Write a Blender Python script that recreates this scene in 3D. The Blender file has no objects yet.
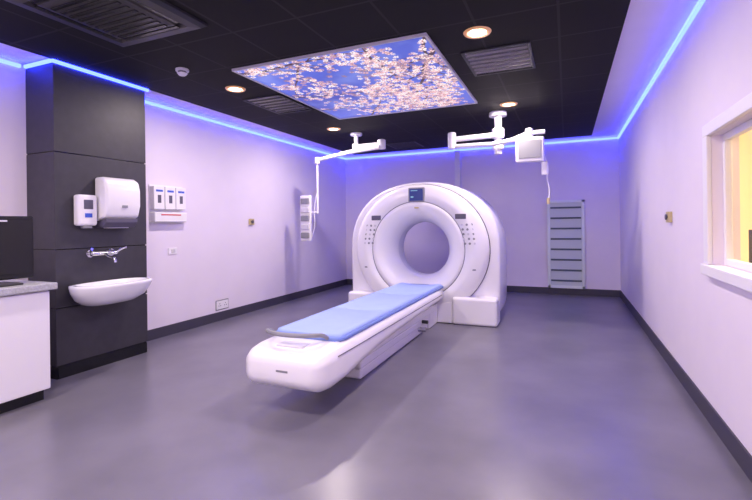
import bpy, math, random
from mathutils import Vector, Matrix
random.seed(4)
sc=bpy.context.scene
try: sc.view_settings.view_transform='Standard'
except Exception: pass
COL=sc.collection

# ------------------------------------------------------------ materials
def mat(name,col,rough=.5,metal=0,emit=None,es=0,noise=0,nscale=8,bump=0,coat=0):
    m=bpy.data.materials.new(name);m.use_nodes=True
    nt=m.node_tree;b=nt.nodes['Principled BSDF']
    b.inputs['Base Color'].default_value=(*col,1)
    b.inputs['Roughness'].default_value=rough
    b.inputs['Metallic'].default_value=metal
    if coat: b.inputs['Coat Weight'].default_value=coat
    if emit:
        b.inputs['Emission Color'].default_value=(*emit,1)
        b.inputs['Emission Strength'].default_value=es
    if noise or bump:
        tc=nt.nodes.new('ShaderNodeTexCoord')
        n=nt.nodes.new('ShaderNodeTexNoise');n.inputs['Scale'].default_value=nscale;n.inputs['Detail'].default_value=8
        nt.links.new(tc.outputs['Object'],n.inputs['Vector'])
        if noise:
            r=nt.nodes.new('ShaderNodeValToRGB')
            r.color_ramp.elements[0].position=.3;r.color_ramp.elements[1].position=.7
            r.color_ramp.elements[0].color=(*[v*(1-noise) for v in col],1)
            r.color_ramp.elements[1].color=(*[min(1,v*(1+noise)) for v in col],1)
            nt.links.new(n.outputs['Fac'],r.inputs['Fac']);nt.links.new(r.outputs['Color'],b.inputs['Base Color'])
        if bump:
            bp=nt.nodes.new('ShaderNodeBump');bp.inputs['Strength'].default_value=bump;bp.inputs['Distance'].default_value=.01
            nt.links.new(n.outputs['Fac'],bp.inputs['Height']);nt.links.new(bp.outputs['Normal'],b.inputs['Normal'])
    return m
M_wall=mat('wall_paint',(.79,.72,.83),.6,noise=.015,nscale=3)
M_white=mat('white_plastic',(.84,.82,.86),.28,noise=.01,nscale=4,coat=.3)
M_white2=mat('white_satin',(.82,.80,.85),.45)
M_offw=mat('offwhite_panel',(.62,.60,.66),.4)
M_seam=mat('seam_grey',(.10,.09,.14),.5)
M_floor=mat('vinyl_floor',(.160,.150,.190),.28,noise=.18,nscale=1.6,bump=.03)
M_base=mat('skirting_dark',(.05,.046,.072),.5)
M_col=mat('dark_laminate',(.036,.033,.045),.5,noise=.12,nscale=12)
M_black=mat('black_gloss',(.006,.006,.008),.25)
M_dgrey=mat('dark_grey',(.03,.03,.035),.5)
M_grey=mat('mid_grey',(.25,.25,.28),.5)
M_chrome=mat('chrome',(.75,.75,.78),.15,metal=1)
M_mat=mat('blue_mattress',(.33,.44,.84),.6,noise=.04,nscale=6,bump=.05)
M_matl=mat('blue_mattress_edge',(.18,.26,.62),.6)
M_ceram=mat('ceramic',(.85,.84,.88),.12,coat=.5)
M_counter=mat('counter_laminate',(.42,.42,.46),.4,noise=.2,nscale=60)
M_cab=mat('cabinet_white',(.80,.77,.82),.35)
M_gold=mat('brass_plate',(.6,.5,.25),.35,metal=.3)
M_red=mat('red_plastic',(.6,.05,.05),.4)
M_blue=mat('blue_label',(.04,.1,.6),.5)
M_pan=mat('pale_grey_panel',(.60,.66,.68),.4)
M_panf=mat('pale_grey_frame',(.78,.84,.84),.4)
M_slot=mat('slot_dark',(.08,.11,.14),.5)
M_screen=mat('screen_blue',(.01,.015,.04),.15,emit=(.02,.05,.35),es=.5)
M_scrtxt=mat('screen_text',(.1,.3,.3),.3,emit=(.3,.6,.8),es=.5)
M_cream_glow=mat('cream_wall_glow',(.88,.78,.56),.6,emit=(1,.78,.42),es=.22)  # cream surfaces emit warm light themselves, imitating a brightly lit room
M_led=mat('led_blue',(.1,.1,.5),.5,emit=(.025,.042,1.0),es=18)
M_lamp=mat('lamp_warm',(1,.9,.7),.5,emit=(1,.76,.46),es=9)
M_ring=mat('lamp_ring_glow',(.6,.34,.18),.4,emit=(1,.45,.15),es=.25)  # bezel has its own orange emission, imitating lamplight on the rim
M_bl=mat('vent_blade',(.26,.24,.27),.45)
M_ac=mat('ac_fascia',(.026,.024,.028),.45)
M_bore=mat('bore_liner',(.66,.65,.74),.3)
M_glass=bpy.data.materials.new('window_glass');M_glass.use_nodes=True
nt=M_glass.node_tree;nt.nodes.clear()
o=nt.nodes.new('ShaderNodeOutputMaterial');mx=nt.nodes.new('ShaderNodeMixShader');mx.inputs[0].default_value=.08
t=nt.nodes.new('ShaderNodeBsdfTransparent');g=nt.nodes.new('ShaderNodeBsdfGlossy');g.inputs['Roughness'].default_value=.03
nt.links.new(t.outputs[0],mx.inputs[1]);nt.links.new(g.outputs[0],mx.inputs[2]);nt.links.new(mx.outputs[0],o.inputs[0])

def ceiling_mat():
    m=bpy.data.materials.new('dark_ceiling_tiles');m.use_nodes=True;nt=m.node_tree;b=nt.nodes['Principled BSDF']
    tc=nt.nodes.new('ShaderNodeTexCoord');sp=nt.nodes.new('ShaderNodeSeparateXYZ');nt.links.new(tc.outputs['Object'],sp.inputs[0])
    def line(out,off):
        a=nt.nodes.new('ShaderNodeMath');a.operation='ADD';a.inputs[1].default_value=off
        d=nt.nodes.new('ShaderNodeMath');d.operation='DIVIDE';d.inputs[1].default_value=.6
        fr=nt.nodes.new('ShaderNodeMath');fr.operation='FRACT'
        lt=nt.nodes.new('ShaderNodeMath');lt.operation='LESS_THAN';lt.inputs[1].default_value=.035
        nt.links.new(out,a.inputs[0]);nt.links.new(a.outputs[0],d.inputs[0]);nt.links.new(d.outputs[0],fr.inputs[0]);nt.links.new(fr.outputs[0],lt.inputs[0]);return lt
    l1=line(sp.outputs[0],9.05);l2=line(sp.outputs[1],9.18)
    mxx=nt.nodes.new('ShaderNodeMath');mxx.operation='MAXIMUM';nt.links.new(l1.outputs[0],mxx.inputs[0]);nt.links.new(l2.outputs[0],mxx.inputs[1])
    mix=nt.nodes.new('ShaderNodeMix');mix.data_type='RGBA'
    mix.inputs[6].default_value=(.006,.0055,.0065,1);mix.inputs[7].default_value=(.024,.021,.025,1)
    nt.links.new(mxx.outputs[0],mix.inputs[0]);nt.links.new(mix.outputs[2],b.inputs['Base Color'])
    b.inputs['Roughness'].default_value=.75;b.inputs['Specular IOR Level'].default_value=.25
    return m
M_ceil=ceiling_mat()

def sky_print():
    m=bpy.data.materials.new('sky_print');m.use_nodes=True;nt=m.node_tree;b=nt.nodes['Principled BSDF']
    L=nt.links.new;N=nt.nodes.new
    tc=N('ShaderNodeTexCoord')
    def noise(scale,detail=4):
        n=N('ShaderNodeTexNoise');n.inputs['Scale'].default_value=scale;n.inputs['Detail'].default_value=detail;L(tc.outputs['Object'],n.inputs['Vector']);return n
    def ramp(src,a,ca,b_,cb):
        r=N('ShaderNodeValToRGB');e=r.color_ramp.elements
        e[0].position=a;e[0].color=(*ca,1);e[1].position=b_;e[1].color=(*cb,1);L(src,r.inputs[0]);return r
    sky=ramp(noise(.7,2).outputs[0],.3,(.035,.055,.42),.7,(.10,.16,.72))
    cl=ramp(noise(1.6,5).outputs[0],.54,(0,0,0),.8,(.4,.4,.4))
    x=N('ShaderNodeMix');x.data_type='RGBA';L(cl.outputs[0],x.inputs[0]);L(sky.outputs[0],x.inputs[6]);x.inputs[7].default_value=(.45,.56,1,1)
    b.inputs['Base Color'].default_value=(.02,.02,.02,1);b.inputs['Roughness'].default_value=.4
    L(x.outputs[2],b.inputs['Emission Color']);b.inputs['Emission Strength'].default_value=1.1
    return m
M_sky=sky_print()
M_fl=[mat('petal_white',(.02,.02,.02),.4,emit=(1,.86,.84),es=1.1),mat('petal_pale',(.02,.02,.02),.4,emit=(1,.68,.70),es=1.0),
      mat('petal_pink',(.02,.02,.02),.4,emit=(.80,.42,.50),es=.85),mat('petal_shade',(.02,.02,.02),.4,emit=(.34,.20,.34),es=.9),
      mat('flower_centre',(.02,.02,.02),.4,emit=(.60,.25,.12),es=.9),mat('bough_brown',(.02,.02,.02),.4,emit=(.08,.03,.045),es=.8)]

# ------------------------------------------------------------ helpers
def link(o,parent=None):
    COL.objects.link(o)
    if parent: o.parent=parent
    return o
def root(name,loc=(0,0,0)):
    e=bpy.data.objects.new(name,None);e.empty_display_size=.1;COL.objects.link(e);return e
def mesh(name,V,F,m,parent=None,smooth=False,mids=None):
    me=bpy.data.meshes.new(name);me.from_pydata([tuple(v) for v in V],[],F)
    mm=m if isinstance(m,list) else [m]
    for q in mm: me.materials.append(q)
    if mids:
        for p,i in zip(me.polygons,mids): p.material_index=i
    if smooth:
        for p in me.polygons: p.use_smooth=True
    me.validate();me.update()
    return link(bpy.data.objects.new(name,me),parent)
def bevel(o,w,seg=3):
    b=o.modifiers.new('bevel','BEVEL');b.width=w;b.segments=seg;b.limit_method='ANGLE';b.angle_limit=math.radians(35)
    for p in o.data.polygons:p.use_smooth=True
    o.modifiers.new('wn','WEIGHTED_NORMAL')
    return o
def box(name,lo,hi,m,parent=None,bv=0,seg=3):
    x0,y0,z0=lo;x1,y1,z1=hi
    V=[(x0,y0,z0),(x1,y0,z0),(x1,y1,z0),(x0,y1,z0),(x0,y0,z1),(x1,y0,z1),(x1,y1,z1),(x0,y1,z1)]
    F=[(0,3,2,1),(4,5,6,7),(0,1,5,4),(1,2,6,5),(2,3,7,6),(3,0,4,7)]
    o=mesh(name,V,F,m,parent)
    if bv: bevel(o,bv,seg)
    return o
def cyl(name,p0,p1,r,m,parent=None,r2=None,n=32,bv=0):
    p0=Vector(p0);p1=Vector(p1);d=(p1-p0).normalized();r2=r if r2 is None else r2
    a=d.orthogonal().normalized();b=d.cross(a)
    V=[];F=[]
    for p,rr in((p0,r),(p1,r2)):
        for i in range(n):
            t=2*math.pi*i/n;V.append(p+a*math.cos(t)*rr+b*math.sin(t)*rr)
    for i in range(n): j=(i+1)%n;F.append((i,j,n+j,n+i))
    F.append(tuple(range(n))[::-1]);F.append(tuple(range(n,2*n)))
    o=mesh(name,V,F,m,parent)
    bevel(o,bv if bv else min(r,.004)*.5,2)
    return o
def tube(name,pts,r,m,parent=None,cyclic=False,smooth=True):
    cu=bpy.data.curves.new(name,'CURVE');cu.dimensions='3D';cu.bevel_depth=r;cu.bevel_resolution=4;cu.use_fill_caps=True;cu.resolution_u=10
    s=cu.splines.new('NURBS' if smooth else 'POLY');s.points.add(len(pts)-1)
    for q,p in zip(s.points,pts): q.co=(*p,1)
    if smooth: s.use_endpoint_u=True;s.order_u=3
    s.use_cyclic_u=cyclic
    cu.materials.append(m)
    return link(bpy.data.objects.new(name,cu),parent)
def loft(name,rings,m,parent=None,caps=True,mids=None,closed=False,smooth=True):
    n=len(rings[0]);V=[v for r in rings for v in r];F=[];mi=[]
    K=len(rings)
    for k in range(K if closed else K-1):
        k2=(k+1)%K
        for i in range(n):
            j=(i+1)%n;F.append((k*n+i,k*n+j,k2*n+j,k2*n+i));mi.append(mids[k] if mids else 0)
    if caps and not closed:
        F.append(tuple(range(n))[::-1]);mi.append(0);F.append(tuple((K-1)*n+i for i in range(n)));mi.append(0)
    return mesh(name,V,F,m,parent,smooth,mi)
def fixn(o):
    import bmesh
    bm=bmesh.new();bm.from_mesh(o.data);bmesh.ops.recalc_face_normals(bm,faces=bm.faces);bm.to_mesh(o.data);bm.free()

# ------------------------------------------------------------ room shell
XL,XR,YB,YF,H=-4.75,.90,9.30,-1.6,2.98
box('floor',(XL-.2,YF-.2,-.1),(XR+.2,YB+.2,0),M_floor)
box('wall_left',(XL-.15,YF,0),(XL,YB,H+.1),M_wall)
box('wall_back',(XL-.15,YB,0),(XR+.15,YB+.15,H+.1),M_wall)
box('wall_front',(XL-.15,YF-.15,0),(XR+.15,YF,H+.1),M_wall)
wy0,wy1,wz0,wz1=1.95,3.64,1.10,1.97
def boxes(name,lst,m):
    V=[];F=[]
    for lo,hi in lst:
        x0,y0,z0=lo;x1,y1,z1=hi;b=len(V)
        V+=[(x0,y0,z0),(x1,y0,z0),(x1,y1,z0),(x0,y1,z0),(x0,y0,z1),(x1,y0,z1),(x1,y1,z1),(x0,y1,z1)]
        F+=[tuple(b+i for i in f) for f in [(0,3,2,1),(4,5,6,7),(0,1,5,4),(1,2,6,5),(2,3,7,6),(3,0,4,7)]]
    return mesh(name,V,F,m)
boxes('wall_right',[((XR,YF,0),(XR+.15,wy0,H+.1)),((XR,wy1,0),(XR+.15,YB,H+.1)),((XR,wy0,0),(XR+.15,wy1,wz0)),((XR,wy0,wz1),(XR+.15,wy1,H+.1))],M_wall)
dx0,dx1,dyb=-4.32,.43,8.9
box('ceiling',(dx0,YF,2.95),(dx1,dyb,3.05),M_ceil)
boxes('ceiling_margin',[((XL,YF,H),(dx0,YB,H+.1)),((dx1,YF,H),(XR,YB,H+.1)),((dx0,dyb,H),(dx1,YB,H+.1))],M_wall)
bh=.13
box('baseboard_left',(XL,3.60,0),(XL+.012,YB,bh),M_base)
box('baseboard_back',(XL+.012,YB-.012,0),(XR-.012,YB,bh),M_base)
box('baseboard_right',(XR-.012,YF,0),(XR,YB,bh),M_base)
led=root('led_cove_light')
z0,z1=2.922,2.952
box('led_left_far',(XL,3.60,z0),(XL+.03,YB,z1),M_led,led)
box('led_left_near',(XL,YF,z0),(XL+.03,2.55,z1),M_led,led)
box('led_back',(XL+.03,YB-.03,z0),(XR-.03,YB,z1),M_led,led)
box('led_right',(XR-.03,YF,z0),(XR,YB,z1),M_led,led)
box('led_column',(-4.325,2.58,z0),(-4.30,3.60,z1),M_led,led)
box('led_column_side',(XL+.03,2.57,z0),(-4.33,2.59,z1),M_led,led)

# ------------------------------------------------------------ window
w=root('window_1')
fr=.10
box('frame_top',(XR-.03,wy0-fr,wz1),(XR,wy1+fr,wz1+fr*.8),M_white2,w,.006)
box('frame_bottom',(XR-.05,wy0-fr,wz0-fr*.7),(XR,wy1+fr,wz0),M_white2,w,.006)
box('frame_far',(XR-.03,wy1,wz0),(XR,wy1+fr,wz1),M_white2,w,.006)
box('frame_near',(XR-.03,wy0-fr,wz0),(XR,wy0,wz1),M_white2,w,.006)
for n_,lo,hi in [('inner_top',(XR+.06,wy0,wz1-.045),(XR+.10,wy1,wz1)),('inner_bottom',(XR+.06,wy0,wz0),(XR+.10,wy1,wz0+.045)),('inner_far',(XR+.06,wy1-.045,wz0+.045),(XR+.10,wy1,wz1-.045)),('inner_near',(XR+.06,wy0,wz0+.045),(XR+.10,wy0+.045,wz1-.045))]:
    box(n_,lo,hi,M_white2,w,.004)
box('glass_pane',(XR+.075,wy0+.04,wz0+.04),(XR+.085,wy1-.04,wz1-.04),M_glass,w)
box('wall_control_room_right',(2.6,.8,0),(2.7,6.2,H-.3),M_cream_glow)
box('wall_control_room_front',(XR+.15,.7,0),(2.7,.8,H-.3),M_cream_glow)
box('wall_control_room_back',(XR+.15,6.2,0),(2.7,6.3,H-.3),M_cream_glow)
box('ceiling_control_room',(XR+.15,.7,H-.3),(2.7,6.3,H-.2),M_cream_glow)
box('floor_control_room',(XR+.21,.7,-.1),(2.7,6.3,0),M_cream_glow)
clr=root('control_room_ceiling_light')
al=bpy.data.lights.new('lamp','AREA');al.energy=60;al.color=(1,.80,.48);al.shape='SQUARE';al.size=.6
ao=bpy.data.objects.new('lamp',al);ao.location=(1.8,3.8,H-.335);COL.objects.link(ao);ao.parent=clr
box('housing',(1.48,3.48,H-.33),(2.12,4.12,H-.3),M_white2,clr,.005)
d=root('control_desk')
box('desk_top',(1.15,2.6,.82),(1.7,5.4,.86),M_dgrey,d,.005);box('desk_leg',(1.2,2.7,0),(1.6,2.75,.82),M_dgrey,d);box('desk_leg_2',(1.2,5.2,0),(1.6,5.25,.82),M_dgrey,d)
mo=root('desktop_monitor')
box('screen',(1.35,3.95,.98),(1.39,4.5,1.32),M_dgrey,mo,.006);box('stand',(1.36,4.2,.87),(1.38,4.26,.99),M_dgrey,mo);box('foot',(1.28,4.12,.86),(1.48,4.34,.875),M_dgrey,mo,.003)

# ------------------------------------------------------------ column
c_=root('wash_station_column')
cx,cy0,cy1=-4.33,2.60,3.57
zs=[.12,.655,1.20,2.11,2.925]
box('core',(XL,cy0+.01,0),(cx-.012,cy1-.01,2.95),M_black,c_)
for i in range(4):
    box('panel_%d'%i,(XL,cy0,zs[i]+.005),(cx,cy1,zs[i+1]-.005),M_col,c_,.003,2)
box('plinth',(XL,cy0+.02,0),(cx-.006,cy1-.005,.11),M_black,c_)
s_=root('soap_dispenser')
box('body',(cx,2.76,1.42),(cx+.09,2.95,1.72),M_white,s_,.025,4)
box('nozzle',(cx+.03,2.81,1.395),(cx+.08,2.90,1.43),M_grey,s_,.008)
box('window',(cx+.088,2.81,1.58),(cx+.093,2.90,1.67),M_seam,s_,.002)
box('label',(cx+.088,2.82,1.50),(cx+.094,2.89,1.54),M_blue,s_,.001)
t_=root('paper_towel_dispenser')
def rbox_profile(name,prof,y0,y1,m,parent,bv=.02):
    V=[(x,y0,z) for x,z in prof]+[(x,y1,z) for x,z in prof];n=len(prof)
    F=[(i,(i+1)%n,n+(i+1)%n,n+i) for i in range(n)]+[tuple(range(n))[::-1],tuple(range(n,2*n))]
    o=mesh(name,V,F,m,parent);fixn(o);bevel(o,bv,4);return o
rbox_profile('cover',[(cx,1.46),(cx+.15,1.50),(cx+.185,1.62),(cx+.185,1.78),(cx+.16,1.87),(cx+.10,1.905),(cx,1.905)],2.97,3.36,M_white,t_,.03)
rbox_profile('bottom_tray',[(cx,1.40),(cx+.10,1.40),(cx+.15,1.45),(cx+.15,1.495),(cx,1.455)],2.99,3.34,M_seam,t_,.008)
box('paper_slot',(cx+.04,3.04,1.393),(cx+.09,3.28,1.405),M_offw,t_)
box('view_slot',(cx+.18,3.14,1.60),(cx+.188,3.20,1.625),M_grey,t_,.002)
b_=root('wash_basin')
BY=3.01;DZ=-.08
def dring(z,hw,dp,back=cx,cy=BY,n=48,thick=0):
    pts=[]
    for i in range(n):
        t=2*math.pi*i/n
        y=math.copysign(abs(math.cos(t))**.75,math.cos(t))*hw
        xx=math.sin(t)
        x=(math.copysign(abs(xx)**.75,xx)+1)/2*dp
        pts.append((back+thick+x,cy+y,z+DZ))
    return pts
rg=[dring(.72,.10,.10),dring(.725,.17,.20),dring(.75,.25,.30),dring(.80,.325,.36),dring(.87,.37,.40),dring(.915,.385,.415),dring(.935,.388,.42),dring(.945,.38,.41),
    dring(.945,.345,.33,thick=.06),dring(.93,.335,.315,thick=.065),dring(.86,.29,.27,thick=.08),dring(.80,.20,.18,thick=.12),dring(.78,.05,.05,thick=.18)]
bo=loft('bowl',rg,M_ceram,b_);fixn(bo)
cyl('drain',(cx+.205,BY,.781+DZ),(cx+.205,BY,.786+DZ),.022,M_chrome,b_)
cyl('waste_trap',(cx,BY,.68),(cx+.07,BY,.68),.03,M_ceram,b_)
f_=root('wall_mixer_tap')
TY=3.03;tz=1.145
cyl('body',(cx+.055,TY-.13,tz),(cx+.055,TY+.13,tz),.025,M_chrome,f_)
for q,yy in enumerate((TY-.11,TY+.11)):
    cyl('rose_%d'%q,(cx,yy,tz),(cx+.014,yy,tz),.038,M_chrome,f_)
    cyl('stem_%d'%q,(cx,yy,tz),(cx+.06,yy,tz),.016,M_chrome,f_)
tube('spout',[(cx+.06,TY,tz),(cx+.10,TY,tz-.03),(cx+.18,TY,tz-.05),(cx+.215,TY,tz-.05),(cx+.22,TY,tz-.09)],.014,M_chrome,f_)
tube('lever_a',[(cx+.06,TY-.13,tz),(cx+.09,TY-.16,tz+.04),(cx+.14,TY-.18,tz+.05)],.012,M_chrome,f_)
tube('lever_b',[(cx+.06,TY+.13,tz),(cx+.09,TY+.16,tz+.04),(cx+.14,TY+.18,tz+.05)],.012,M_chrome,f_)

# ------------------------------------------------------------ cabinet
k=root('base_cabinet')
KX=XL+.015
box('carcass',(KX,-.6,.09),(-3.91,2.29,.90),M_cab,k,.003)
for i in range(5):
    y1=2.285-i*.58
    box('door_%d'%i,(-3.91,y1-.572,.10),(-3.885,y1,.89),M_cab,k,.003)
box('toe_kick',(KX,-.6,0),(-3.95,2.27,.09),M_black,k)
box('countertop',(KX,-.65,.90),(-3.85,2.33,.955),M_counter,k,.008)
mw=root('computer_monitor')
box('screen_housing',(-4.07,1.66,1.0),(-4.02,2.25,1.50),M_black,mw,.012)
box('screen_glass',(-4.022,1.685,1.04),(-4.016,2.225,1.475),M_black,mw,.003)
box('sticker',(-4.017,1.98,1.455),(-4.0155,2.06,1.468),M_offw,mw)
box('stand_neck',(-4.11,1.92,.97),(-4.065,2.02,1.2),M_dgrey,mw,.005)
box('stand_base',(-4.22,1.80,.955),(-3.96,2.14,.972),M_dgrey,mw,.006)

# ------------------------------------------------------------ left wall fittings
g=root('glove_dispenser')
gx=XL
box('back_plate',(gx,3.95,1.44),(gx+.015,4.47,1.93),M_white2,g,.004)
for i in range(3):
    y0=3.955+i*.17
    box('box_%d'%i,(gx+.01,y0,1.62),(gx+.09,y0+.160,1.91),M_white,g,.01)
    box('slot_%d'%i,(gx+.088,y0+.055,1.70),(gx+.092,y0+.105,1.80),M_seam,g,.001)
    box('print_%d'%i,(gx+.088,y0+.03,1.84),(gx+.092,y0+.13,1.865),M_blue,g,.001)
box('tray',(gx+.01,3.955,1.46),(gx+.10,4.46,1.585),M_white,g,.012)
box('tray_label',(gx+.098,4.05,1.545),(gx+.103,4.36,1.56),M_red,g,.001)
sw=root('light_switch')
box('plate',(XL,4.23,1.04),(XL+.012,4.37,1.125),M_white2,sw,.004);box('rocker',(XL+.01,4.275,1.06),(XL+.018,4.30,1.105),M_offw,sw,.002);box('rocker_2',(XL+.01,4.31,1.06),(XL+.018,4.335,1.105),M_offw,sw,.002)
so=root('power_socket')
box('plate',(XL,5.08,.17),(XL+.014,5.32,.29),M_white2,so,.005)
box('surround',(XL,5.065,.155),(XL+.006,5.335,.305),M_grey,so,.003)
for i in range(2):
    for (a,bq) in ((0,.02),(-.018,-.01),(.018,-.01)):
        y=5.14+i*.12+a;box('pin_%d_%d'%(i,int(a*1000)+50),(XL+.013,y-.006,.23+bq-.007),(XL+.016,y+.006,.23+bq+.007),M_seam,so)
def keysw(name,face,y,z):
    e=root(name);sg=1 if face<0 else -1
    def bx(n,a,b,h0,h1,m):
        xs=sorted((face+sg*a,face+sg*b));box(n,(xs[0],y-h0,z-h1),(xs[1],y+h0,z+h1),m,e,.003)
    bx('plate',0,.035,.05,.05,M_gold)
    cyl('button',(face+sg*.035,y,z),(face+sg*.05,y,z),.026,M_seam,e)
    bx('indicator',.034,.038,.04,.008,M_dgrey)
keysw('emergency_push_switch',XL,5.88,1.465)
keysw('emergency_push_switch.001',XR,4.92,1.435)

# ------------------------------------------------------------ back wall
p=root('louvred_wall_panel')
px0,px1,pz0,pz1=-.35,.31,.13,1.82
box('back_plate',(px0,YB-.03,pz0),(px1,YB,pz1),M_pan,p,.003)
for n_,lo,hi in [('frame_l',(px0,YB-.05,pz0),(px0+.05,YB,pz1)),('frame_r',(px1-.05,YB-.05,pz0),(px1,YB,pz1)),('frame_t',(px0,YB-.05,pz1-.05),(px1,YB,pz1)),('frame_b',(px0,YB-.05,pz0),(px1,YB,pz0+.05))]:
    box(n_,lo,hi,M_panf,p,.004)
for i in range(8):
    z=pz0+.13+i*.2
    box('slat_%d'%i,(px0+.06,YB-.045,z),(px1-.06,YB-.03,z+.032),M_slot,p,.003)
tr=root('cable_trunking')
box('duct',(-2.15,YB-.06,2.0),(-2.03,YB,2.92),M_white2,tr,.005)
box('lid',(-2.145,YB-.066,2.0),(-2.035,YB-.058,2.92),M_white,tr,.003)

# ------------------------------------------------------------ ceiling mural: printed blossom on sky
pm=root('ceiling_mural_lightbox')
mx0,mx1,my0,my1=-3.00,-1.05,3.50,5.72
box('printed_panel',(mx0,my0,2.937),(mx1,my1,2.949),M_sky,pm)
for n_,lo,hi in [('trim_a',(mx0-.02,my0-.02,2.926),(mx1+.02,my0,2.95)),('trim_b',(mx0-.02,my1,2.926),(mx1+.02,my1+.02,2.95)),('trim_c',(mx0-.02,my0,2.926),(mx0,my1,2.95)),('trim_d',(mx1,my0,2.926),(mx1+.02,my1,2.95))]:
    box(n_,lo,hi,M_offw,pm)
rnd=random.Random(11)
PV=[];PF=[];PM=[]
def inside(x,y,m=.0): return mx0+m<=x<=mx1-m and my0+m<=y<=my1-m
def poly(pts,z,mi):
    pts=[(min(mx1-.001,max(mx0+.001,x)),min(my1-.001,max(my0+.001,y))) for x,y in pts]
    A=abs(sum(pts[i][0]*pts[(i+1)%len(pts)][1]-pts[(i+1)%len(pts)][0]*pts[i][1] for i in range(len(pts))))
    if A<2e-5: return
    b=len(PV);PV.extend([(x,y,z) for x,y in pts]);PF.append(tuple(range(b,b+len(pts)))[::-1]);PM.append(mi)
seg=[]
def bough(x,y,a,L,wd,depth=0):
    n=int(L/.07);
    for i in range(n):
        a+=rnd.gauss(0,.13);x2=x+.07*math.cos(a);y2=y+.07*math.sin(a);w0=wd*(1-i/n*.75);w1=wd*(1-(i+1)/n*.75)
        nx,ny=-math.sin(a),math.cos(a)
        if inside(x,y) or inside(x2,y2):
            poly([(x+nx*w0,y+ny*w0),(x2+nx*w1,y2+ny*w1),(x2-nx*w1,y2-ny*w1),(x-nx*w0,y-ny*w0)],2.9362,5)
            if inside(x2,y2,.0): seg.append((x2,y2,depth))
        if depth<2 and rnd.random()<.36: bough(x2,y2,a+rnd.choice((-1,1))*rnd.uniform(.4,.95),L*rnd.uniform(.25,.45),w1*.6,depth+1)
        x,y=x2,y2
bough(-1.0,3.75,2.35,2.0,.026);bough(-1.0,4.7,2.7,1.5,.018);bough(-1.6,3.45,1.75,2.0,.020)
bough(-3.05,3.6,.75,1.7,.024);bough(-3.05,4.5,.35,1.3,.018);bough(-2.5,5.75,-1.1,.9,.014);bough(-2.3,3.45,1.9,1.3,.016);bough(-1.05,3.5,1.8,1.3,.018);bough(-3.0,5.2,.1,.9,.014)
zf=2.9360
for _ in range(3600):
    sx,sy,dp=rnd.choice(seg)
    clump=.5+.5*math.sin(sx*4.1+1.3)*math.sin(sy*3.7+.6)
    if rnd.random()>.25+.75*clump: continue
    x=sx+rnd.gauss(0,.062);y=sy+rnd.gauss(0,.062)
    if not inside(x,y,.01): continue
    r=rnd.uniform(.020,.040);ph=rnd.uniform(0,6.28);sh=rnd.choices((0,1,2,3),(4,4,2.2,1.6))[0]
    sq_=rnd.uniform(.65,1);qa=rnd.uniform(0,3.14);zf-=.0000015
    for k5 in range(5):
        a=ph+k5*1.2566;pts=[]
        for rr,da in ((.15,0),(.62,-.50),(.95,-.36),(1.05,-.12),(.94,0),(1.05,.12),(.95,.36),(.62,.50)):
            X=r*rr*math.cos(a+da);Y=r*rr*math.sin(a+da)*sq_
            pts.append((x+X*math.cos(qa)-Y*math.sin(qa),y+X*math.sin(qa)+Y*math.cos(qa)))
        poly(pts,zf,min(3,sh+(1 if rnd.random()<.25 else 0)))
    poly([(x+r*.26*math.cos(t*1.05),y+r*.26*math.sin(t*1.05)) for t in range(6)],zf-.0000007,4)
mesh('printed_blossom',PV,PF,M_fl,pm,mids=PM)

i=0
for (x,y) in [(-3.42,4.0),(-.65,3.65),(-.68,6.03),(-3.44,6.34),(-.65,1.2),(-3.42,1.0),(-2.0,.9),(-.65,-.9),(-3.42,-.9)]:  # leading entries are visible downlights; the rest are unseen, added for fill light
    r=root('downlight_or_added_fill'+('' if i==0 else '.%03d'%i));i+=1
    V=[];F=[];n=40
    prof=[(.068,2.948),(.076,2.938),(.105,2.938),(.112,2.949)]
    for rr,z in prof:
        for j in range(n):
            t=2*math.pi*j/n;V.append((x+rr*math.cos(t),y+rr*math.sin(t),z))
    for q in range(3):
        for j in range(n):F.append((q*n+j,q*n+(j+1)%n,(q+1)*n+(j+1)%n,(q+1)*n+j))
    mesh('bezel',V,F,M_ring,r,True)
    cyl('diffuser',(x,y,2.942),(x,y,2.949),.07,M_lamp,r,bv=.001)
    l=bpy.data.lights.new('lamp','AREA');l.shape='DISK';l.size=.12;l.energy=37;l.color=(1,.85,.81)
    lo_=bpy.data.objects.new('lamp',l);lo_.location=(x,y,2.94);COL.objects.link(lo_);lo_.parent=r
def vent(name,x0,y0,x1,y1,n=7,m=M_bl):
    v=root(name)
    z=2.95
    for n_,lo,hi in [('f1',(x0,y0,z-.012),(x1,y0+.025,z)),('f2',(x0,y1-.025,z-.012),(x1,y1,z)),('f3',(x0,y0,z-.012),(x0+.025,y1,z)),('f4',(x1-.025,y0,z-.012),(x1,y1,z))]:
        box(n_,lo,hi,M_dgrey,v,.003)
    box('plenum',(x0+.025,y0+.025,z-.004),(x1-.025,y1-.025,z-.001),M_black,v)
    for j in range(n):
        y=y0+.05+(y1-y0-.10)*(j+.5)/n
        V=[(x0+.03,y-.014,z-.004),(x1-.03,y-.014,z-.004),(x1-.03,y+.008,z-.014),(x0+.03,y+.008,z-.014),(x0+.03,y-.011,z-.002),(x1-.03,y-.011,z-.002),(x1-.03,y+.011,z-.012),(x0+.03,y+.011,z-.012)]
        mesh('blade_%d'%j,V,[(0,3,2,1),(4,5,6,7),(0,1,5,4),(1,2,6,5),(2,3,7,6),(3,0,4,7)],m,v)
vent('ceiling_air_vent',-.87,4.02,-.27,4.72,6)
vent('ceiling_air_vent.001',-3.65,4.38,-3.10,5.15,6,M_dgrey)
vent('ceiling_air_vent.002',-3.2,7.95,-2.6,8.55,6,M_dgrey)
ac=root('ceiling_cassette_air_conditioner')
ax0,ax1,ay0,ay1=-3.42,-2.52,1.72,2.62
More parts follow.
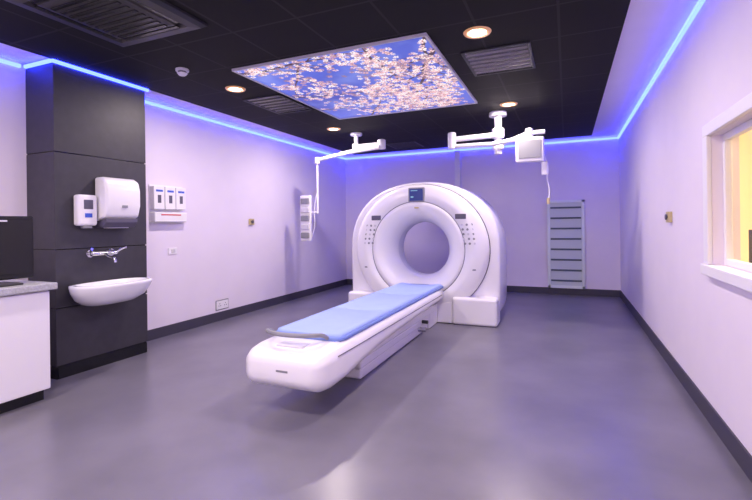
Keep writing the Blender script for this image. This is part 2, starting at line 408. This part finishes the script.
def sq(s,z,cxx=(ax0+ax1)/2,cyy=(ay0+ay1)/2): return [(cxx-s,cyy-s,z),(cxx+s,cyy-s,z),(cxx+s,cyy+s,z),(cxx-s,cyy+s,z)]
o=loft('fascia',[sq(.46,2.949),sq(.46,2.93),sq(.43,2.91),sq(.36,2.905),sq(.345,2.93),sq(.31,2.93),sq(.30,2.905),sq(.27,2.90)],M_ac,ac,smooth=False);fixn(o)
for j in range(9):
    yy=ay0+.2+j*.062
    box('grille_%d'%j,(ax0+.2,yy,2.893),(ax1-.2,yy+.03,2.902),M_black,ac,.002)
for j,(lo,hi) in enumerate([((ax0+.16,ay0+.098,2.908),(ax1-.16,ay0+.13,2.915)),((ax0+.16,ay1-.13,2.908),(ax1-.16,ay1-.098,2.915)),((ax0+.098,ay0+.16,2.908),(ax0+.13,ay1-.16,2.915)),((ax1-.13,ay0+.16,2.908),(ax1-.098,ay1-.16,2.915))]):
    box('flap_%d'%j,lo,hi,M_black,ac,.002)
sd=root('smoke_detector')
cyl('base',(-3.46,3.28,2.95),(-3.46,3.28,2.925),.062,M_white2,sd,bv=.004)
cyl('neck',(-3.46,3.28,2.926),(-3.46,3.28,2.908),.04,M_seam,sd)
cyl('head',(-3.46,3.28,2.91),(-3.46,3.28,2.885),.052,M_white2,sd,r2=.03,bv=.006)

# ------------------------------------------------------------ CT scanner gantry
G=root('ct_scanner_gantry')
CX,CZ=-1.975,1.03
BCX=-1.98
N=128
def circ(r,y,hx=1.0):
    k=min(1,max(0,(r-.5)/.4));sx=1+(hx-1)*k
    ox=BCX+(CX-BCX)*k
    return [(ox+r*sx*math.cos(2*math.pi*i/N),y,max(.012,CZ+r*math.sin(2*math.pi*i/N))) for i in range(N)]
def outl(s,y,hw=1.13):
    P=[]
    for i in range(N):
        t=2*math.pi*i/N;c0,s0=math.cos(t),math.sin(t)
        if s0>=0:
            e=2/2.25
            x=math.copysign(abs(c0)**e,c0)*hw*s;z=abs(s0)**e*.98*s
        else:
            kk=(abs(c0/(hw))**9+abs(s0/(CZ-.01))**9)**(-1/9)
            x=c0*kk*s;z=s0*kk*s
        P.append((CX+x,y,max(.01,CZ+z)))
    return P
rings=[circ(.40,6.62),circ(.395,6.50),circ(.40,6.42),circ(.415,6.34),circ(.45,6.24),circ(.50,6.165),circ(.56,6.115),circ(.63,6.09),circ(.685,6.085),
 circ(.687,6.093),circ(.694,6.093),circ(.696,6.085),circ(.80,6.095,1.06),circ(.88,6.115,1.06),circ(.92,6.14,1.06),circ(.940,6.175,1.06),circ(.944,6.21,1.06),
 circ(.940,6.235,1.06),circ(.940,6.25,1.06),circ(.950,6.25,1.06),outl(.968,6.245),outl(.992,6.265),outl(1,6.30),outl(1,6.98),outl(.985,7.05),outl(.94,7.09),circ(.66,7.09),circ(.58,7.03),circ(.45,6.80)]
mids=[0]*len(rings)
mids[8]=3;mids[9]=3;mids[10]=3;mids[17]=1;mids[18]=1
mids[0]=2;mids[1]=2;mids[27]=2;mids[28]=2
go=loft('housing',rings,[M_white,M_seam,M_bore,M_grey],G,closed=True,mids=mids);fixn(go)
def yface(r):
    pts=[(.55,6.12),(.63,6.09),(.685,6.085),(.80,6.095),(.88,6.115),(.92,6.14),(.955,6.185)]
    for a,b in zip(pts,pts[1:]):
        if a[0]<=r<=b[0]: return a[1]+(b[1]-a[1])*(r-a[0])/(b[0]-a[0])
    return 6.09
box('display_bezel',(CX-.12,6.075,CZ+.68),(CX+.12,6.12,CZ+.89),M_grey,G,.012)
box('display_screen',(CX-.10,6.068,CZ+.70),(CX+.10,6.08,CZ+.87),M_screen,G,.004)
box('display_line_1',(CX-.08,6.066,CZ+.84),(CX+.02,6.069,CZ+.85),M_scrtxt,G)
box('display_line_2',(CX-.08,6.066,CZ+.745),(CX-.04,6.069,CZ+.765),M_scrtxt,G)
box('badge',(CX-.03,6.072,CZ+.59),(CX+.03,6.10,CZ+.61),M_gold,G,.002)
for sg,nm in ((-1,'l'),(1,'r')):
    bx=CX+sg*.66
    yf=yface(math.hypot(.66,.42))
    box('readout_'+nm,(bx-.075-sg*.03,yf-.012,CZ+.43),(bx+.075-sg*.03,yf+.02,CZ+.50),M_seam,G,.006)
    for a in range(5):
        for b in range(4):
            xx=CX+sg*(.65+.065*b+.010*a);zz=CZ+.35-.065*a
            r0=math.hypot(abs(xx-CX),zz-CZ)
            if r0>.91: continue
            y=yface(r0)
            cyl('button_%s_%d_%d'%(nm,a,b),(xx,y+.01,zz),(xx,y-.008,zz),.016,M_grey if (a+b)%3 else M_offw,G,n=16)
    box('label_'+nm,(CX+sg*.80-.03,6.095,CZ-.28),(CX+sg*.80+.03,6.12,CZ-.26),M_grey,G,.001)
for sg,nm in ((-1,'l'),(1,'r')):
    xs=sorted((CX+sg*.50,CX+sg*1.11))
    box('base_skirt_'+nm,(xs[0],6.06,0.005),(xs[1],6.40,.38),M_white,G,.04,5)
    box('kick_'+nm,(xs[0]+.02,6.08,0),(xs[1]-.02,6.38,.02),M_seam,G)
box('base_centre',(CX-.50,6.10,0.005),(CX+.50,6.40,.30),M_white,G,.02,3)

# ------------------------------------------------------------ patient table
T=root('ct_patient_table')
tx=-1.92
def sect(y,hw,zb,zt,r,n=10,ox=0):
    P=[];r=min(r,hw*.99,(zt-zb)/2*.99)
    for (sx,sz,a0) in ((1,1,0),(-1,1,90),(-1,-1,180),(1,-1,270)):
        for q in range(n+1):
            a=math.radians(a0+90*q/n)
            P.append((tx+ox+sx*(hw-r)+r*math.cos(a),y,(zt-r if sz>0 else zb+r)+r*math.sin(a)))
    return P
R=[]
for y,hw,zb,zt,r in [(2.66,.24,.29,.40,.04),(2.67,.28,.26,.43,.06),(2.70,.32,.225,.46,.08),(2.76,.345,.20,.48,.09),(2.86,.36,.19,.495,.10),(3.05,.365,.20,.50,.10),(3.35,.365,.24,.50,.09),(3.7,.362,.28,.50,.08),(4.2,.36,.31,.50,.07),(5.0,.355,.335,.50,.06),(5.8,.35,.35,.50,.06),(6.02,.34,.36,.49,.05)]:
    R.append(sect(y,hw,zb,zt,r))
o=loft('deck_fairing',R,M_white,T);fixn(o)
tube('deck_seam_r',[(tx+.362,2.9,.43),(tx+.366,3.1,.43),(tx+.366,3.5,.43),(tx+.356,5.0,.43),(tx+.351,5.9,.43)],.0035,M_seam,T)
tube('deck_seam_l',[(tx-.362,2.9,.43),(tx-.366,3.1,.43),(tx-.366,3.5,.43),(tx-.356,5.0,.43),(tx-.351,5.9,.43)],.0035,M_seam,T)
R=[]
for y,hw in [(3.02,.27),(3.05,.31),(3.10,.325),(6.10,.325),(6.16,.31)]:
    R.append(sect(y,hw,.495,.53,.016))
o=loft('cradle',R,M_matl,T);fixn(o)
def msect(y,hw,zt):
    P=[];n=16
    for q in range(n+1):
        a=-1+2*q/n;P.append((tx+a*hw,y,zt-.022*(1-a*a)-(.012 if abs(a)>.97 else 0)))
    for q in range(n+1):
        a=1-2*q/n;P.append((tx+a*hw,y,.515))
    return P
o=loft('mattress',[msect(3.06,.29,.54),msect(3.09,.305,.558),msect(4.05,.305,.56),msect(4.06,.305,.553),msect(4.07,.305,.56),msect(5.1,.305,.56),msect(5.11,.305,.553),msect(5.12,.305,.56),msect(6.05,.305,.56),msect(6.10,.30,.545)],M_mat,T);fixn(o)
tube('handle_loop',[(tx-.30,3.06,.49),(tx-.30,3.00,.55),(tx-.27,2.88,.575),(tx-.12,2.79,.58),(tx+.06,2.79,.58),(tx+.17,2.86,.575),(tx+.20,3.0,.55),(tx+.20,3.06,.49)],.017,M_grey,T)
box('foot_control_pad',(tx-.12,2.80,.482),(tx+.12,2.92,.500),M_offw,T,.008)
box('nose_label',(tx-.02,2.658,.345),(tx+.08,2.67,.36),M_grey,T,.001)
box('pedestal_foot',(tx-.22,3.62,0.0),(tx+.20,5.72,.10),M_white,T,.02,4)
box('pedestal_tier_1',(tx-.24,3.58,.108),(tx+.225,5.80,.195),M_white,T,.02,4)
box('pedestal_tier_2',(tx-.265,3.50,.203),(tx+.255,5.86,.30),M_white,T,.02,4)
box('pedestal_core',(tx-.20,3.66,.05),(tx+.18,5.68,.34),M_seam,T)
box('link_to_gantry',(tx-.25,5.7,.0),(tx+.23,6.1,.27),M_white,T,.02)
cyl('knob',(tx+.22,5.25,.10),(tx+.32,5.25,.10),.03,M_chrome,T)
cyl('knob_2',(tx+.22,5.40,.16),(tx+.30,5.40,.16),.022,M_dgrey,T)

# ------------------------------------------------------------ ceiling arms
A=root('ceiling_pendant_arm')
ay=6.8
mxp=-3.26
cyl('ceiling_plate',(mxp,ay,2.95),(mxp,ay,2.90),.10,M_white,A,bv=.01)
cyl('stem',(mxp,ay,2.90),(mxp,ay,2.70),.035,M_white,A)
cyl('hub',(mxp,ay,2.76),(mxp,ay,2.66),.07,M_white,A,bv=.015)
tube('upper_arm',[(mxp,ay,2.71),(-2.80,ay,2.72)],.045,M_white,A,smooth=False)
cyl('joint_1',(-2.80,ay,2.80),(-2.80,ay,2.64),.07,M_white,A,bv=.02)
tube('spring_arm',[(-2.80,ay-.08,2.66),(-3.35,ay-.08,2.62),(-3.98,ay-.08,2.53)],.035,M_white,A,smooth=False)
cyl('joint_2',(-3.98,ay-.08,2.58),(-3.98,ay-.08,2.46),.05,M_white,A,bv=.015)
tube('drop_pole',[(-3.98,ay-.08,2.5),(-3.98,ay-.08,1.60)],.018,M_white,A,smooth=False)
tube('side_bracket',[(-3.98,ay-.08,1.62),(-4.12,ay-.08,1.62)],.02,M_white,A,smooth=False)
box('rack_frame',(-4.32,ay-.12,1.12),(-4.10,ay-.06,1.92),M_white,A,.02)
for j in range(5):
    box('rack_pocket_%d'%j,(-4.29,ay-.15,1.17+j*.15),(-4.13,ay-.115,1.27+j*.15),M_offw if j%2 else M_grey,A,.01)
tube('cable',[(-3.98,ay-.1,1.95),(-4.03,ay-.14,1.7),(-3.99,ay-.14,1.35),(-4.08,ay-.12,1.2)],.008,M_white,A)

B=root('ceiling_monitor_arm')
by=6.4;bxp=-.87
cyl('ceiling_plate',(bxp,by,2.95),(bxp,by,2.885),.12,M_white,B,bv=.012)
cyl('stem',(bxp,by,2.89),(bxp,by,2.36),.05,M_white,B)
cyl('hub',(bxp,by,2.72),(bxp,by,2.58),.085,M_white,B,bv=.02)
cyl('hub_2',(bxp,by,2.54),(bxp,by,2.42),.08,M_white,B,bv=.02)
tube('arm_left',[(bxp,by,2.63),(-1.50,by-.1,2.60)],.04,M_white,B,smooth=False)
cyl('end_joint_left',(-1.50,by-.1,2.70),(-1.50,by-.1,2.46),.06,M_white,B,bv=.02)
tube('arm_return',[(-1.50,by-.1,2.50),(-.90,by-.16,2.48),(-.52,by-.1,2.54)],.032,M_white,B,smooth=False)
cyl('joint_right',(-.45,by-.1,2.66),(-.45,by-.1,2.50),.05,M_white,B,bv=.015)
tube('arm_right',[(bxp,by,2.48),(-.45,by-.1,2.60),(-.25,by-.1,2.60)],.03,M_white,B,smooth=False)
box('monitor_case',(-.62,by-.20,2.20),(-.26,by-.12,2.53),M_white,B,.02)
box('monitor_screen',(-.585,by-.207,2.25),(-.295,by-.198,2.49),M_grey,B,.006)
box('bracket',(-.46,by-.13,2.34),(-.42,by-.08,2.55),M_white,B,.005)
tube('cable',[(-.28,by-.12,2.3),(-.20,by-.12,2.15),(-.24,by-.12,1.98),(-.19,by-.12,1.80),(-.22,by-.12,1.68)],.008,M_white,B)
box('hand_grip',(-.30,by-.16,2.02),(-.22,by-.10,2.20),M_white,B,.015)
cyl('hook',(-.22,by-.12,1.72),(-.22,by-.12,1.64),.018,M_gold,B)

# ------------------------------------------------------------ camera
f=445.;e=.0122
yaw=math.atan2(.394,.919)
cam=bpy.data.cameras.new('camera');co=bpy.data.objects.new('camera',cam);COL.objects.link(co)
cam.sensor_width=36;cam.lens=f/752*36;cam.shift_y=-25.7/752;cam.clip_start=.02
R_=Matrix.Rotation(yaw,4,'Z')@Matrix.Rotation(math.radians(90),4,'X')@Matrix.Rotation(-e,4,'Z')
R_.translation=Vector((0,0,1.4))
co.matrix_world=R_
sc.camera=co
wd=bpy.data.worlds.new('world');sc.world=wd;wd.use_nodes=True
wd.node_tree.nodes['Background'].inputs[0].default_value=(.5,.45,.7,1);wd.node_tree.nodes['Background'].inputs[1].default_value=.15
